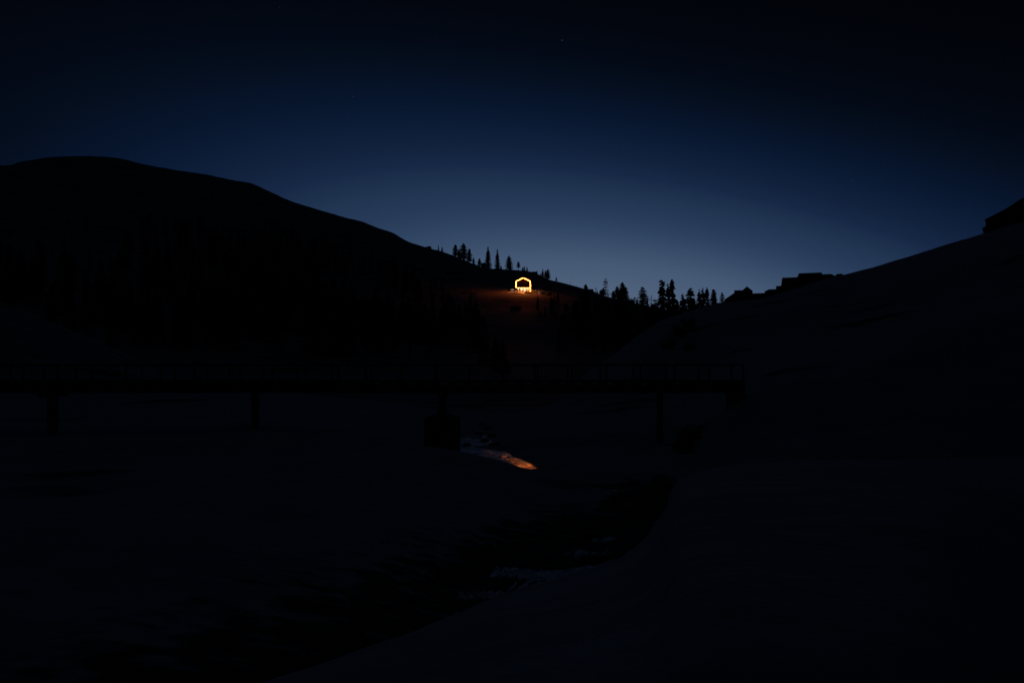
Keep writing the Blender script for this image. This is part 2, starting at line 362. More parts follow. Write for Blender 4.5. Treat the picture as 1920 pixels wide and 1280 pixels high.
def relief(x, y, d):
    n = fbm(x, y, .055, 5, 3.1) * min(.0014 * d + .05, .28) + fbm(x, y, .5, 3, 9.2) * .035
    if 50 < d <= 260 and x > 0: n += fbm(x, y, .035, 4, 33.) * min(.9, (d - 50) * .02) * min(1, x / 30) * (1 if d < 150 else max(.1, 1 - (d - 150) / 40))
    if d > 240: n += fbm(x, y, .021, 5, 21.) * min(1.6, (d - 240) * .012) * (1 if d < 430 else .45)
    n *= 1 - .85 * math.exp(-((y - 47) / 7) ** 2) * math.exp(-((x + .5) / 4) ** 2)
    # boulders and ice shelves under the snow along the stream bed
    w = math.exp(-((y - 21) / 5.5) ** 2) * math.exp(-((x - 1) / 6) ** 2) + .7 * math.exp(-((y - 38) / 5) ** 2) * math.exp(-((x - 6) / 4) ** 2) + math.exp(-((y - 68) / 9) ** 2) * math.exp(-((x + 3) / 4) ** 2)
    if w > .02: n += (fbm(x * .4, y * 1.3, .9, 4, 5.) * .16 + fbm(x * .6, y * 1.2, 2.6, 2, 15.) * .05) * w
    return n
def at(px, d, dz=0.0):
    return Vector(((px - 960) / F * d, d, height(px, d) + dz))
def zat(py, d): return (HZ - py) * d / F

pxs = np.concatenate([np.arange(-1200, -120, 40), np.arange(-120, 2040, 5), np.arange(2040, 3201, 40)]).astype(float)
Dm, Zm = columns(pxs)
rows_d, rows_z, rowk, rows_s = [], [], [], []
Um = -1 / Dm; Sm = Zm / Dm
mm = pch_slopes(Um, Sm)
ker = np.exp(-.5 * (np.arange(-45, 46) / 16.) ** 2); ker /= ker.sum()
mm = np.array([np.convolve(np.pad(row, 45, mode='edge'), ker, mode='valid') for row in mm])
for k in range(len(CURVES) - 1):
    n = SUB[k]
    for j in range(n + (1 if k == len(CURVES) - 2 else 0)):
        d_ = Dm[k] * (Dm[k+1] / Dm[k]) ** (j / n)
        h = Um[k+1] - Um[k]; t = (-1 / d_ - Um[k]) / h
        sl_ = (2*t**3 - 3*t**2 + 1) * Sm[k] + (t**3 - 2*t**2 + t) * h * mm[k] + (-2*t**3 + 3*t**2) * Sm[k+1] + (t**3 - t**2) * h * mm[k+1]
        rows_d.append(d_); rows_z.append(sl_ * d_)
        rowk.append(k); rows_s.append(k + j / n)
RD = np.array(rows_d); RZ = np.array(rows_z)
# ground behind the camera
RD = np.vstack([np.full((3, len(pxs)), 0.), RD]); RZ = np.vstack([np.full((3, len(pxs)), -1.65), RZ]); rowk = [0, 0, 0] + rowk
rows_s = np.array([0, 0, 0] + rows_s)
RX = (pxs[None, :] - 960) / F * np.maximum(RD, 1.2)
RY = RD.copy(); RY[0] = -14; RY[1] = -6; RY[2] = -1
RX[0] *= 12; RX[1] *= 6; RX[2] *= 2
nr, nc = RD.shape
Zr = np.array([[RZ[i, j] + (relief(RX[i, j], RY[i, j], RD[i, j]) if rowk[i] < 17 else 0) for j in range(nc)] for i in range(nr)])
def height(px, d):
    j = int(np.clip(np.searchsorted(pxs, px) - 1, 0, nc - 2)); w = (px - pxs[j]) / (pxs[j+1] - pxs[j])
    dd = RD[:, j] * (1 - w) + RD[:, j+1] * w; zz = Zr[:, j] * (1 - w) + Zr[:, j+1] * w
    return float(np.interp(d, dd[3:], zz[3:]))
split = 3 + sum(SUB[:ICREST])
def sheet(name, a, b, m):
    vs = np.stack([RX[a:b], RY[a:b], Zr[a:b]], -1).reshape(-1, 3)
    n = b - a
    idx = np.arange(n * nc).reshape(n, nc)
    q = np.stack([idx[:-1, :-1], idx[:-1, 1:], idx[1:, 1:], idx[1:, :-1]], -1).reshape(-1, 4)
    o = mesh_obj(name, [tuple(v) for v in vs], [tuple(int(i) for i in f) for f in q], m, smooth=True)
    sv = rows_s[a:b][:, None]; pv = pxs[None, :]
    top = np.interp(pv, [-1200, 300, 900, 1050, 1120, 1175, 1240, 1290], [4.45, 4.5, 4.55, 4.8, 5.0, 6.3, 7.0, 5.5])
    wt = np.clip((sv - 1.7) / .3, 0, 1) * np.clip((top + .35 - sv) / .7, 0, 1) * np.clip((1310 - pv) / 60, 0, 1) * .55  # weight of the painted bank shade, from the stream bed upwards
    at_ = o.data.attributes.new('bank_shade', 'FLOAT', 'POINT'); at_.data.foreach_set('value', wt.reshape(-1).astype(np.float32))
    tag(o, kind='structure'); return o
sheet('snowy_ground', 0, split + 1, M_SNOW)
sheet('hills', split, nr, M_HILL_SNOW)
# stream surface
wv = MB(); wv.add([(-45, 3, -5.2), (22, 3, -5.2), (22, 84, -5.2), (-45, 84, -5.2)], [(0, 1, 2, 3)])
tag(wv.build('stream_water', M_WATER), kind='structure')

# ------------------------------------------------------------------ bridge
BD = 55.0
def bx(px): return (px - 960) / F * BD
def bz(py): return (HZ - py) / F * BD
bridge = empty('footbridge', (0, BD, bz(712)))
tag(bridge, 'long flat footbridge with thin railings crossing the snowy stream on four slender piers', 'bridge')
oz = -bz(712)
def bpart(name, mb, m): 
    mb.v = [(x, y - BD, z + oz) for x, y, z in mb.v]
    return mb.build(name, m, bridge)
XL, XR = bx(-420), bx(1395); W = 2.7
m_ = MB(); m_.box(XL, XR, BD - .05, BD + W + .05, bz(716.6), bz(712)); bpart('deck', m_, M_TIMBER)
for y in (BD + .1, BD + W - .3):
    m_ = MB(); m_.box(XL, XR, y + .03, y + .17, bz(734), bz(724)); m_.box(XL, XR, y, y + .2, bz(724), bz(722)); m_.box(XL, XR, y, y + .2, bz(736.5), bz(734))
    bpart('girder', m_, M_STEEL)
sl = MB(); sl.box(-.24, .24, -.02, W + .02, 0, bz(716.6) - bz(722))
first = None
n = 0; x = bx(1392)
while x > XL:
    if first is None:
        first = mesh_obj('sleeper', sl.v, sl.f, M_TIMBER, bridge); o = first
    else:
        o = first.copy(); COL.objects.link(o)
    o.location = (x - .1 + (.1 if n % 2 else 0), 0, bz(722) + oz); n += 1; x -= 1.18
for row, (y, sh) in enumerate(((0, 0), (W - .1, -.12))):
    m_ = MB(); m_.box(XL, XR + sh, BD + y - .04, BD + y + .08, bz(684.8), bz(682)); bpart('handrail', m_, M_STEEL)
    pm = MB(); pm.box(-.055, .055, -.03, .07, 0, bz(684.8) - bz(712))
    pf = None; x = bx(1394)
    while x > XL:
        if pf is None: pf = mesh_obj('railing_post', pm.v, pm.f, M_STEEL, bridge); o = pf
        else: o = pf.copy(); COL.objects.link(o)
        o.location = (x + sh, y, 0); x -= 64.3 * BD / F
def pier(px, wpx, base_py, cap=False):
    y0, y1 = BD + .9, BD + 1.5
    xa, xb = bx(px - wpx / 2), bx(px + wpx / 2)
    m_ = MB(); m_.box(xa, xb, y0, y1, bz(base_py) - 1.2, bz(744 if cap else 736.5)); 
    p = bpart('pier', m_, M_CONC)
    if not cap: return
    c = MB(); c.box(xa - .32, xb + .32, BD + .3, BD + W - .5, bz(744), bz(736.5))
    c.v = [(x, y - BD, z + oz) for x, y, z in c.v]; c.build('pier_cap', M_CONC, p)
pier(80, 12, 815, True); pier(468, 9.5, 803); pier(1243, 9, 832); pier(-330, 13, 815)
# river pier: slim steel column with brackets on a concrete block
m_ = MB(); m_.box(bx(821), bx(833), BD + .8, BD + 1.7, bz(783), bz(744)); m_.box(bx(819), bx(835), BD + .3, BD + W - .4, bz(744), bz(736.5))
m_.box(bx(817), bx(840), BD + .6, BD + 1.9, bz(783), bz(778)); p = bpart('pier', m_, M_STEEL)
for s in (-1, 1):
    b_ = MB(); b_.bar((bx(827) + s * .75, BD + 1.2, bz(783)), (bx(827) + s * .2, BD + 1.2, bz(770)), .09)
    b_.v = [(x, y - BD, z + oz) for x, y, z in b_.v]; b_.build('brace', M_STEEL, p)
bm = bmesh.new(); bmesh.ops.create_cube(bm, size=1)
for v in bm.verts:
    v.co = Vector(((v.co.x) * (bx(859) - bx(795)), v.co.y * 2.4, v.co.z * 3.0))
bmesh.ops.bevel(bm, geom=list(bm.edges), offset=.07, segments=2, affect='EDGES')
bmesh.ops.subdivide_edges(bm, edges=[e for e in bm.edges if e.calc_length() > .8], cuts=6, use_grid_fill=True)
for v in bm.verts: v.co += Vector([fbm(v.co.x + i * 7, v.co.z, 1.5, 3, v.co.y) * .03 for i in range(3)])
me = bpy.data.meshes.new('pier_block'); bm.to_mesh(me); bm.free(); me.materials.append(M_CONC)
o = bpy.data.objects.new('pier_block', me); COL.objects.link(o); o.parent = bridge
o.location = (bx(827), 1.2, bz(783) + oz - 1.5)
m_ = MB(); m_.box(bx(1377), bx(1393), BD + .6, BD + W - .6, bz(770), bz(736.5)); m_.box(bx(1388), bx(1397), BD + .02, BD + W - .1, bz(770), bz(716.8)); bpart('abutment', m_, M_CONC)
m_ = MB(); m_.box(XL - 1.5, XL + .2, BD - .3, BD + W + .3, -5.5, bz(713)); bpart('abutment', m_, M_CONC)

# ------------------------------------------------------------------ conifers
def crown_mesh(kind, seed, levels=42, nb=6, tufts=4):
    R = random.Random(seed); v = []; f = []
    def tri(a, b, c):
        n = len(v); v.extend([tuple(a), tuple(b), tuple(c)]); f.append((n, n + 1, n + 2))
    t0 = {'columnar': .10, 'spire': .04, 'sparse': .34, 'bushy': .06, 'skirt': .0, 'notched': .12}[kind]
    # lumpy radius along the height
    lump = [R.uniform(.78, 1.14) for _ in range(12)]
    for l in range(levels):
        t = t0 + (1.0 - t0) * (l + R.uniform(-.3, .3)) / levels
        t = max(t0, min(.985, t)); u = (t - t0) / (1 - t0)
        if kind == 'spire': r0 = .13 * (1 - u) ** .95 * (1 if u < .75 else .6) + .006
        elif kind == 'columnar': r0 = .125 * min(1, (1 - u) * 2.0 + .06) ** .85 * (.7 + .45 * (1 - u))
        elif kind == 'sparse': r0 = .115 * math.sin(math.pi * min(1, .18 + u * .80)) ** .6
        elif kind == 'bushy': r0 = .24 * min(1, (1 - u) * 1.9) ** .8 * (.7 + .3 * (1 - u))
        elif kind == 'skirt': r0 = .185 * (1 - u) ** .62 + .01
        else: r0 = .13 * min(1, (1 - u) * 2.4 + .1) ** .8
        li = u * 10.99; a = int(li); w = li - a
        r0 *= lump[a] * (1 - w) + lump[a + 1] * w
        n = nb if r0 > .03 else 4
        ph = R.uniform(0, 6.28)
        for b in range(n):
            if R.random() < (.3 if kind in ('sparse', 'notched') else .05): continue
            an = ph + 6.283 * b / n + R.uniform(-.35, .35)
            L = r0 * R.uniform(.55, 1.25)
            if kind == 'notched' and .25 < u < .45: L *= 1 + 1.3 * max(0, math.cos(an))
            dx, dy = math.cos(an), math.sin(an)
            droop = R.uniform(.1, .75); up = .012; t += R.uniform(-.02, .012)
            for q in range(tufts):
                s = (q + .55) / tufts
                c = Vector((dx * L * s, dy * L * s, t - droop * L * s * s + up * s))
                size = .034 * (1.25 - .5 * s) * (1.25 if kind in ('bushy', 'skirt') else 1) * R.uniform(.7, 1.2)
                size *= min(1, .45 + r0 / .08)
                for _ in range(3):
                    d1 = Vector((R.gauss(0, 1), R.gauss(0, 1), R.gauss(-.2, .6))).normalized() * size
                    out = Vector((dx, dy, -.45)) * size * R.uniform(.6, 1.6)
                    tri(c - d1 * .7, c + d1 * .7, c + out)
    if kind in ('spire', 'skirt', 'bushy'):
        for i in range(8): tri((.004, 0, .93 + i * .008), (-.004, .003, .93 + i * .008), (R.uniform(-.008, .008), R.uniform(-.008, .008), .95 + i * .0075))
    return v, f
def trunk_mesh(kind, seed):
    R = random.Random(seed + 99); mb = MB()
    lean = R.uniform(-.01, .01); prev = Vector((0, 0, -.04)); r0 = .016
    for i in range(1, 6):
        t = i / 5; p = Vector((lean * t + R.uniform(-.003, .003), R.uniform(-.003, .003), t * .97)); r1 = .016 * (1 - t) ** .8 + .0015
        mb.cone(prev, p, r0, r1, 7); prev = p; r0 = r1
    for i in range(16 if kind != 'dead' else 26):
        t = R.uniform(.15, .92); an = R.uniform(0, 6.28); L = (.06 if kind != 'dead' else .035) * (1 - t * .6) * R.uniform(.5, 1.2)
        mb.cone((lean * t, 0, t), (lean * t + math.cos(an) * L, math.sin(an) * L, t - L * .25), .0035, .001, 4)
    return mb
VAR = {}
for kind, cnt in (('columnar', 5), ('spire', 3), ('sparse', 2), ('bushy', 2), ('skirt', 2), ('notched', 1)):
    VAR[kind] = []
    for i in range(cnt):
        sd = hash_ = 100 + 13 * i + len(kind) * 7
        v, f = crown_mesh(kind, sd)
        cm = bpy.data.meshes.new('crown'); cm.from_pydata(v, [], f); cm.materials.append(M_NEEDLE)
        tm = trunk_mesh(kind, sd); t_ = bpy.data.meshes.new('trunk'); t_.from_pydata(tm.v, [], tm.f); t_.materials.append(M_BARK)
        VAR[kind].append((cm, t_))
tm = trunk_mesh('dead', 5); t_ = bpy.data.meshes.new('trunk'); t_.from_pydata(tm.v, [], tm.f); t_.materials.append(M_BARK)
VAR['dead'] = [(None, t_)]
def tree(px, d, top_py=None, h=None, kind='columnar', var=0, wid=1.0, label='', group=None, rz=None, name='pine_tree'):
    base = at(px, d, -.15)
    if h is None: h = zat(top_py, d) - base.z
    e = empty(name, base, random.uniform(0, 6.28) if rz is None else rz)
    e.scale = (h * wid, h * wid, h)
    cm, tm = VAR[kind][var % len(VAR[kind])]
    o = bpy.data.objects.new('trunk', tm); COL.objects.link(o); o.parent = e
    if cm:
        o = bpy.data.objects.new('crown', cm); COL.objects.link(o); o.parent = e
    tag(e, label, 'tree', group)
    return e
SKYT = [
    (822, 574, 458, 'spire', .7, 'tiny needle-thin conifer, leftmost tree on the left ridge line'),
    (829, 572, 462, 'spire', 1.3, 'tiny pointed conifer, second from the left on the left ridge line'),
    (854, 560, 458, 'columnar', 1.1, 'round-topped conifer, first of the group of four on the ridge'),
    (861, 560, 467, 'columnar', 1.2, 'short conifer between two round-topped ones on the ridge'),
    (869, 556, 455.5, 'columnar', 1.15, 'tallest conifer of the group of four on the ridge'),
    (880, 550, 466, 'columnar', .95, 'tapering conifer, rightmost of the group of four on the ridge'),
    (888, 545, 482, 'spire', 1.4, 'small conifer low on the ridge left of the shed'),
    (899, 541, 484, 'bushy', 1.0, 'squat bushy tree on the ridge touching the small shed'),
    (915, 535, 462, 'spire', .95, 'tall ragged conifer just right of the ridge shed'),
    (932.5, 529, 467, 'spire', .9, 'sharply pointed spire conifer on the ridge'),
    (940, 528, 499, 'bushy', 1.0, 'tiny bush-like tree at the foot of the pointed spire conifer'),
    (954.5, 525, 479.5, 'columnar', 1.15, 'flat-topped columnar conifer on the ridge above the glowing cabin'),
    (957, 524, 500, 'bushy', 1.5, 'low bushy tree under the flat-topped conifer'),
    (972, 523, 491, 'sparse', 1.3, 'thin sparse conifer on the ridge above the left of the glowing cabin'),
    (980, 521, 500.5, 'bushy', .9, 'tiny rounded tree directly above the cabin apex'),
    (983, 521, 498, 'spire', 1.2, 'tiny pointed tree directly above the cabin apex'),
    (988, 520, 499.5, 'spire', 1.3, 'tiny pointed tree right of the cabin apex on the ridge'),
    (1007, 517, 506.5, 'bushy', .6, 'tiny round-headed tree at the right end of the low ridge block'),
    (1014, 515, 512, 'bushy', 1.0, 'low bushy tree left of the close trio on the right ridge'),
    (1017.5, 514, 503.5, 'spire', 1.1, 'first conifer of the close trio on the ridge right of the cabin'),
    (1023, 512, 506.5, 'columnar', 1.0, 'middle conifer of the close trio on the ridge right of the cabin'),
    (1027.5, 511, 504.5, 'columnar', 1.1, 'last conifer of the close trio on the ridge right of the cabin'),
    (1043, 507, 519.5, 'notched', 1.3, 'lone small conifer on the bare ridge right of the trio'),
    (1069.5, 501, 522.5, 'dead', 1.0, 'thin bare dead tree standing like a pole on the ridge'),
    (1081, 500, 534, 'dead', 1.0, 'very small bare dead tree beside the row of ridge buildings'),
    (1120, 497, 545, 'bushy', .9, 'low bushy tree right of the ridge buildings'),
    (1126, 496, 543.5, 'columnar', 1.6, 'small conifer in the middle of a clump of three right of the ridge buildings'),
    (1131, 496, 540, 'columnar', 1.5, 'tallest conifer of the clump right of the ridge buildings'),
    (1140, 495, 552, 'bushy', .9, 'small mound-like tree in the dip right of the first clump'),
    (1150, 494, 545, 'columnar', 1.5, 'leftmost conifer of the five-tree clump on the low ridge'),
    (1157, 493, 536, 'columnar', 1.2, 'second conifer of the five-tree clump on the low ridge'),
    (1163.5, 492, 541, 'columnar', 1.3, 'dark middle conifer of the five-tree clump on the low ridge'),
    (1167, 492, 528.5, 'columnar', 1.1, 'tallest conifer of the five-tree clump on the low ridge'),
    (1172.5, 491, 537, 'columnar', 1.2, 'rightmost conifer of the five-tree clump on the low ridge'),
    (1195, 490, 561, 'bushy', .9, 'small triangular tree just right of the gabled shed'),
    (1205, 488, 538, 'notched', 1.35, 'lone lopsided conifer with one branch mass thrown out to the right'),
]
SKYT2 = [   # just behind the near right-hand slope
    (1233, 230, 571, 'bushy', .7, 'small young conifer at the foot of the bare-trunked tall pine'),
    (1241, 215, 527, 'sparse', .85, 'tall pine with bare lower trunk, left of the big pair in the saddle'),
    (1252, 222, 529, 'columnar', .7, 'slim tall conifer squeezed between the two biggest in the saddle'),
    (1260, 215, 523, 'skirt', .78, 'tallest and densest conifer in the saddle with foliage to the ground'),
    (1268, 212, 560, 'skirt', 1.0, 'short dense conifer leaning on the right side of the tallest saddle tree'),
    (1279.5, 212, 551, 'columnar', 1.25, 'narrow conifer right of the tallest saddle tree'),
    (1280, 222, 566, 'bushy', 1.9, 'small spreading tree in the gap right of the tallest saddle tree'),
    (1294, 212, 538, 'columnar', 2.0, 'broad round-headed conifer in the saddle row'),
    (1300, 214, 560, 'sparse', 1.2, 'small open tree beside the broad round-headed conifer'),
    (1311, 212, 542.5, 'columnar', 1.25, 'first conifer of the close row of three near the right slope'),
    (1317.5, 213, 540, 'columnar', 1.2, 'second conifer of the close row of three near the right slope'),
    (1325.5, 212, 538, 'columnar', 1.3, 'third and tallest conifer of the close row of three near the right slope'),
    (1338, 210, 542, 'skirt', 1.6, 'cone-shaped conifer alone right of the close row of three'),
    (1354, 208, 548.5, 'notched', 2.0, 'scraggly little tree left of the gabled house on the right slope'),
]
for i, (px, d, top, kind, wid, lab) in enumerate(SKYT + SKYT2):
    wid *= (1.9 if kind == 'columnar' else 1.5) if i < len(SKYT) and kind != 'dead' else (1.0 if kind == 'dead' else .78)
    tree(px, d, top_py=top, kind=kind, var=i, wid=wid, label=lab, rz=(0 if kind == 'notched' else None))

# ------------------------------------------------------------------ forest on the unlit hillside
def base_py(px, d, z): return HZ - z / d * F
def dens(px, py):
    if px < 265: c = math.exp(-((py - (560 + (px - 120) * .25)) / 60) ** 2) * (.55 if px < 60 or px > 120 else .4); 
    elif px < 905:
        up = np.interp(px, [265, 430, 560, 700, 820, 905], [440, 425, 455, 505, 548, 590])
        lo = np.interp(px, [265, 450, 700, 905], [655, 680, 668, 680])
        c = 1 if up < py < lo else 0
    elif px < 1030: c = 0
    else:
        up = np.interp(px, [1030, 1080, 1130, 1240], [590, 570, 572, 592]); lo = 690
        c = .9 if up < py < lo else 0
    if 840 < px < 905: c *= (905 - px) / 65
    if 1030 < px < 1100: c *= (px - 1030) / 70
    return c
cands = []
Rn = random.Random(11)
while len(cands) < 1100:
    px = Rn.uniform(-160, 1245); d = Rn.uniform(195, 640)
    if Rn.random() > d / 640 + .15: continue
    x = (px - 960) / F * d; z = height(px, d); py = base_py(px, d, z)
    if Rn.random() > dens(px, py): continue
    cl = fbm(x, d, .028, 3, 40.)
    if cl < -.12 + Rn.uniform(-.18, .18): continue
    cands.append((d, px, Rn.uniform(9, 16.5) * (1 if Rn.random() < .8 else .6)))
cands.sort(key=lambda c: -c[2] / c[0])
near, rest = cands[:235], cands[235:]
for i, (d, px, h) in enumerate(near):
    side = 'left' if px < 905 else 'right'
    kind = Rn.choice(['columnar', 'columnar', 'columnar', 'spire', 'skirt', 'sparse'])
    if px < 1000:
        lab, g = 'dark unlit conifer in the wood covering the left hillside behind the bridge', 'conifers of the wood on the left hillside'
    else:
        lab, g = 'dark unlit conifer in the wood on the slope right of and below the glowing cabin', 'conifers of the wood right of the glowing cabin'
    tree(px, d, h=h, kind=kind, var=i, wid=Rn.uniform(1.0, 1.45), label=lab, group=g)
V = []; Fc = []
low = [crown_mesh(k, 300 + i, 15, 5, 2) for i, k in enumerate(['columnar', 'spire', 'skirt', 'columnar'])]
for i, (d, px, h) in enumerate(rest):
    b = at(px, d, -.1); v, f = low[i % 4]; a = Rn.uniform(0, 6.28); ca, sa = math.cos(a), math.sin(a); w = h * Rn.uniform(.9, 1.3)
    n = len(V)
    V.extend([(b.x + (p[0] * ca - p[1] * sa) * w, b.y + (p[0] * sa + p[1] * ca) * w, b.z + p[2] * h) for p in v])
    Fc.extend([(q[0] + n, q[1] + n, q[2] + n) for q in f])
    # stem
    n = len(V); V.extend([(b.x - .18, b.y, b.z - .3), (b.x + .18, b.y, b.z - .3), (b.x, b.y + .2, b.z - .3), (b.x, b.y, b.z + h * .95)]); Fc.extend([(n, n+1, n+3), (n+1, n+2, n+3), (n+2, n, n+3)])
tag(mesh_obj('distant_wood', V, Fc, M_NEEDLE), 'far dark conifer wood filling in the upper left hillside', 'wood', kind='stuff')

SLOPE = [
    (1008, 395, 556, 'columnar', 1.0, 'slim conifer standing in the orange light below and right of the glowing cabin'),
    (1013, 372, 585, 'columnar', 1.2, 'shorter conifer just below the slim one on the orange-lit slope'),
    (1022, 380, 570, 'spire', 1.1, 'pointed conifer at the right edge of the orange-lit slope'),
    (1034, 385, 556, 'columnar', 1.2, 'dark conifer where the orange light ends right of the cabin'),
    (1046, 420, 548, 'skirt', 1.0, 'broad dark conifer at the right end of the cabin terrace'),
    (929, 215, 632, 'columnar', 1.4, 'large dark conifer at the foot of the hill above the river pier'),
    (941, 212, 640, 'skirt', 1.1, 'broad dark conifer beside the large one above the river pier'),
    (952, 214, 672, 'bushy', 1.0, 'low bushy tree right of the two large conifers above the bridge'),
    (906, 250, 590, 'columnar', 1.1, 'tall conifer at the right edge of the left wood'),
    (893, 300, 568, 'columnar', 1.2, 'tall conifer near the right edge of the left wood, half lit orange'),
    (1175, 300, 585, 'columnar', 1.2, 'dark conifer low in the saddle left of the right slope crest'),
    (1196, 310, 590, 'columnar', 1.2, 'dark conifer low in the saddle nearest the right slope crest'),
    (1222, 330, 590, 'skirt', 1.0, 'broad dark conifer in the bottom of the saddle'),
]
for i, (px, d, top, kind, wid, lab) in enumerate(SLOPE): tree(px, d, top_py=top, kind=kind, var=i, wid=wid, label=lab)

# ------------------------------------------------------------------ rocks and shrubs
def rock(loc, size, label, group=None, seed=0, m=None, name='rock', squash=.6, cat='rock'):
    bm = bmesh.new(); bmesh.ops.create_icosphere(bm, subdivisions=3, radius=1)
    for v in bm.verts:
        n = mn.fractal(v.co * 1.1 + Vector((seed * 3.3, seed, 0)), 1, 2, 4)
        c = mn.cell(v.co * 1.6 + Vector((seed, 0, 0))) * .08
        v.co *= 1 + n * .35 + c; v.co.z *= squash
    me = bpy.data.meshes.new(name); bm.to_mesh(me); bm.free(); me.materials.append(m or M_ROCK)
    o = bpy.data.objects.new(name, me); COL.objects.link(o); o.location = loc
    o.scale = (size, size * .8, size); o.rotation_euler = (0, 0, seed)
    tag(o, label, cat, group); return o
p = at(803, 588); rock((p.x, p.y, p.z + .2), 2.2, 'rounded boulder making a small bump on the left skyline left of the first ridge trees', seed=60, squash=.6)
RK = [(905, 79, .8, 'dark rock in the narrow stream far upstream of the bridge'),
      (915, 73, .9, 'second dark rock upstream, nearer the bridge'),
      (898, 69, .75, 'dark rock between the upstream stones left of the channel'),
      (924, 66, .8, 'flat dark rock right of the channel behind the river pier'),
      (908, 62.5, .7, 'low dark rock in the water beside the concrete pier block'),
      (876, 59, .6, 'dark rock touching the right side of the concrete pier block'),
      (931, 58.5, .8, 'dark rock at the head of the reflecting pool'),
      (944, 56, .5, 'small dark rock on the right bank of the reflecting pool'),
      (868, 51.5, .35, 'small stone at the near left edge of the reflecting pool'),
      (1188, 37, .45, 'small stone in the stream bend at the tip of the left snowbank'),
      (1176, 38.5, .4, 'small stone on the far side of the stream bend')]
for i, (px, d, s, lab) in enumerate(RK):
    p = at(px, d); rock((p.x, p.y, max(p.z, -5.3) + .0), s * .62, lab, seed=i + 1, squash=.42)
def shrub(px, d, size, label, seed, h=1.0):
    base = at(px, d, -.05); e = empty('shrub', base, seed); tag(e, label, 'shrub')
    R = random.Random(seed); st = MB(); lv = MB()
    for i in range(22):
        a = R.uniform(0, 6.28); L = size * R.uniform(.4, 1); tip = Vector((math.cos(a) * L, math.sin(a) * L * .7, size * h * R.uniform(.3, .95)))
        st.cone((0, 0, -.1), tip, .03, .008, 4)
        for _ in range(26):
            c = tip * R.uniform(.35, 1.05) + Vector((R.gauss(0, .12), R.gauss(0, .12), R.gauss(0, .08))) * size
            q = [c + Vector((R.gauss(0, 1), R.gauss(0, 1), R.gauss(0, .7))) * .09 * size for _ in range(3)]
            lv.add(q, [(0, 1, 2)])
    st.build('stem', M_BARK, e); lv.build('foliage', M_SHRUB, e)
shrub(1252, 108, 1.3, 'lowest dark shrub of the four on the right snow slope', 3, 1.2)
shrub(1276, 116, 1.7, 'largest dark shrub of the four on the right snow slope', 4, 1.3)
shrub(1291, 122, 1.5, 'uppermost dark shrub of the four on the right snow slope', 5, 1.1)
shrub(1290, 104, 1.0, 'small dark shrub right of the largest one on the snow slope', 6)
shrub(1296, 51, 1.1, 'dark shrub on the steep bank under the right end of the bridge', 7, 1.3)
shrub(1282, 48, 1.0, 'smaller dark shrub lower on the bank below the right end of the bridge', 8, 1.0)

# ------------------------------------------------------------------ the glowing cabin
HD = 449.0
gx = (981 - 960) / F * HD
g0 = zat(546, HD)
hut = empty('cabin', (gx, HD, g0))
tag(hut, 'gabled cabin outlined in glowing orange-white light strips on the dark hillside', 'cabin')
S = HD / F         # metres per photo pixel at the cabin
hw = 13.3 * S; zb = 6.8 * S; zs = 18.0 * S; za = 24.8 * S; dep = 7.0
def hp(name, mb, m, parent=None): return mb.build(name, m, parent or hut)
# body set back behind the frame
m_ = MB(); m_.prism([(-hw + .25, zb), (hw - .25, zb), (hw - .25, zb + .25), (-hw + .25, zb + .25)], 0.1, dep); hp('floor', m_, M_TIMBER)
for s in (-1, 1):
    m_ = MB(); m_.box(min(s * hw, s * (hw - .22)), max(s * hw, s * (hw - .22)), .12, dep, zb, zs); hp('side_wall', m_, M_INNER)
    m_ = MB(); m_.prism([(s * (hw + .35), zs - .15), (0, za + .28), (0, za + .05), (s * (hw + .35), zs - .38)][::(1 if s < 0 else -1)], -.9, dep + .4); hp('roof_slope', m_, M_DARKROOF)
m_ = MB(); m_.prism([(-hw + .22, zb), (hw - .22, zb), (hw - .22, zs), (0, za), (-hw + .22, zs)], 3.6, 3.85); wl = hp('front_wall', m_, M_INNER)
for x0, x1 in ((-3.1, -1.9), (-.9, .9), (1.9, 3.1)):
    m_ = MB(); m_.box(x0, x1, 3.52, 3.58, zb + .9 if abs(x0) > 1 else zb + .3, zb + 2.5)
    fr = MB(); 
    w_ = hp('window' if abs(x0) > 1 else 'door', m_, M_GLASS)
    z0 = zb + .9 if abs(x0) > 1 else zb + .3
    for a, b in (((x0, z0), (x1, z0)), ((x0, zb + 2.5), (x1, zb + 2.5)), ((x0, z0), (x0, zb + 2.5)), ((x1, z0), (x1, zb + 2.5)), (((x0 + x1) / 2, z0), ((x0 + x1) / 2, zb + 2.5))):
        fr.bar((a[0], 3.48, a[1]), (b[0], 3.48, b[1]), .09)
    fr.build('window_frame' if abs(x0) > 1 else 'door_frame', M_TIMBER, w_)
m_ = MB(); m_.box(-hw, hw, -1.6, 2.5, zb - .16, zb - .02); hp('veranda_deck', m_, M_TIMBER)
m_ = MB()
m_.bar((-hw + .3, 1.4, zs - .1), (hw - .3, 1.4, zs - .1), .22); hp('tie_beam', m_, M_WOODWALL)
m_ = MB(); m_.bar((0, 1.4, zs), (0, 1.4, za - .2), .2); hp('king_post', m_, M_WOODWALL)
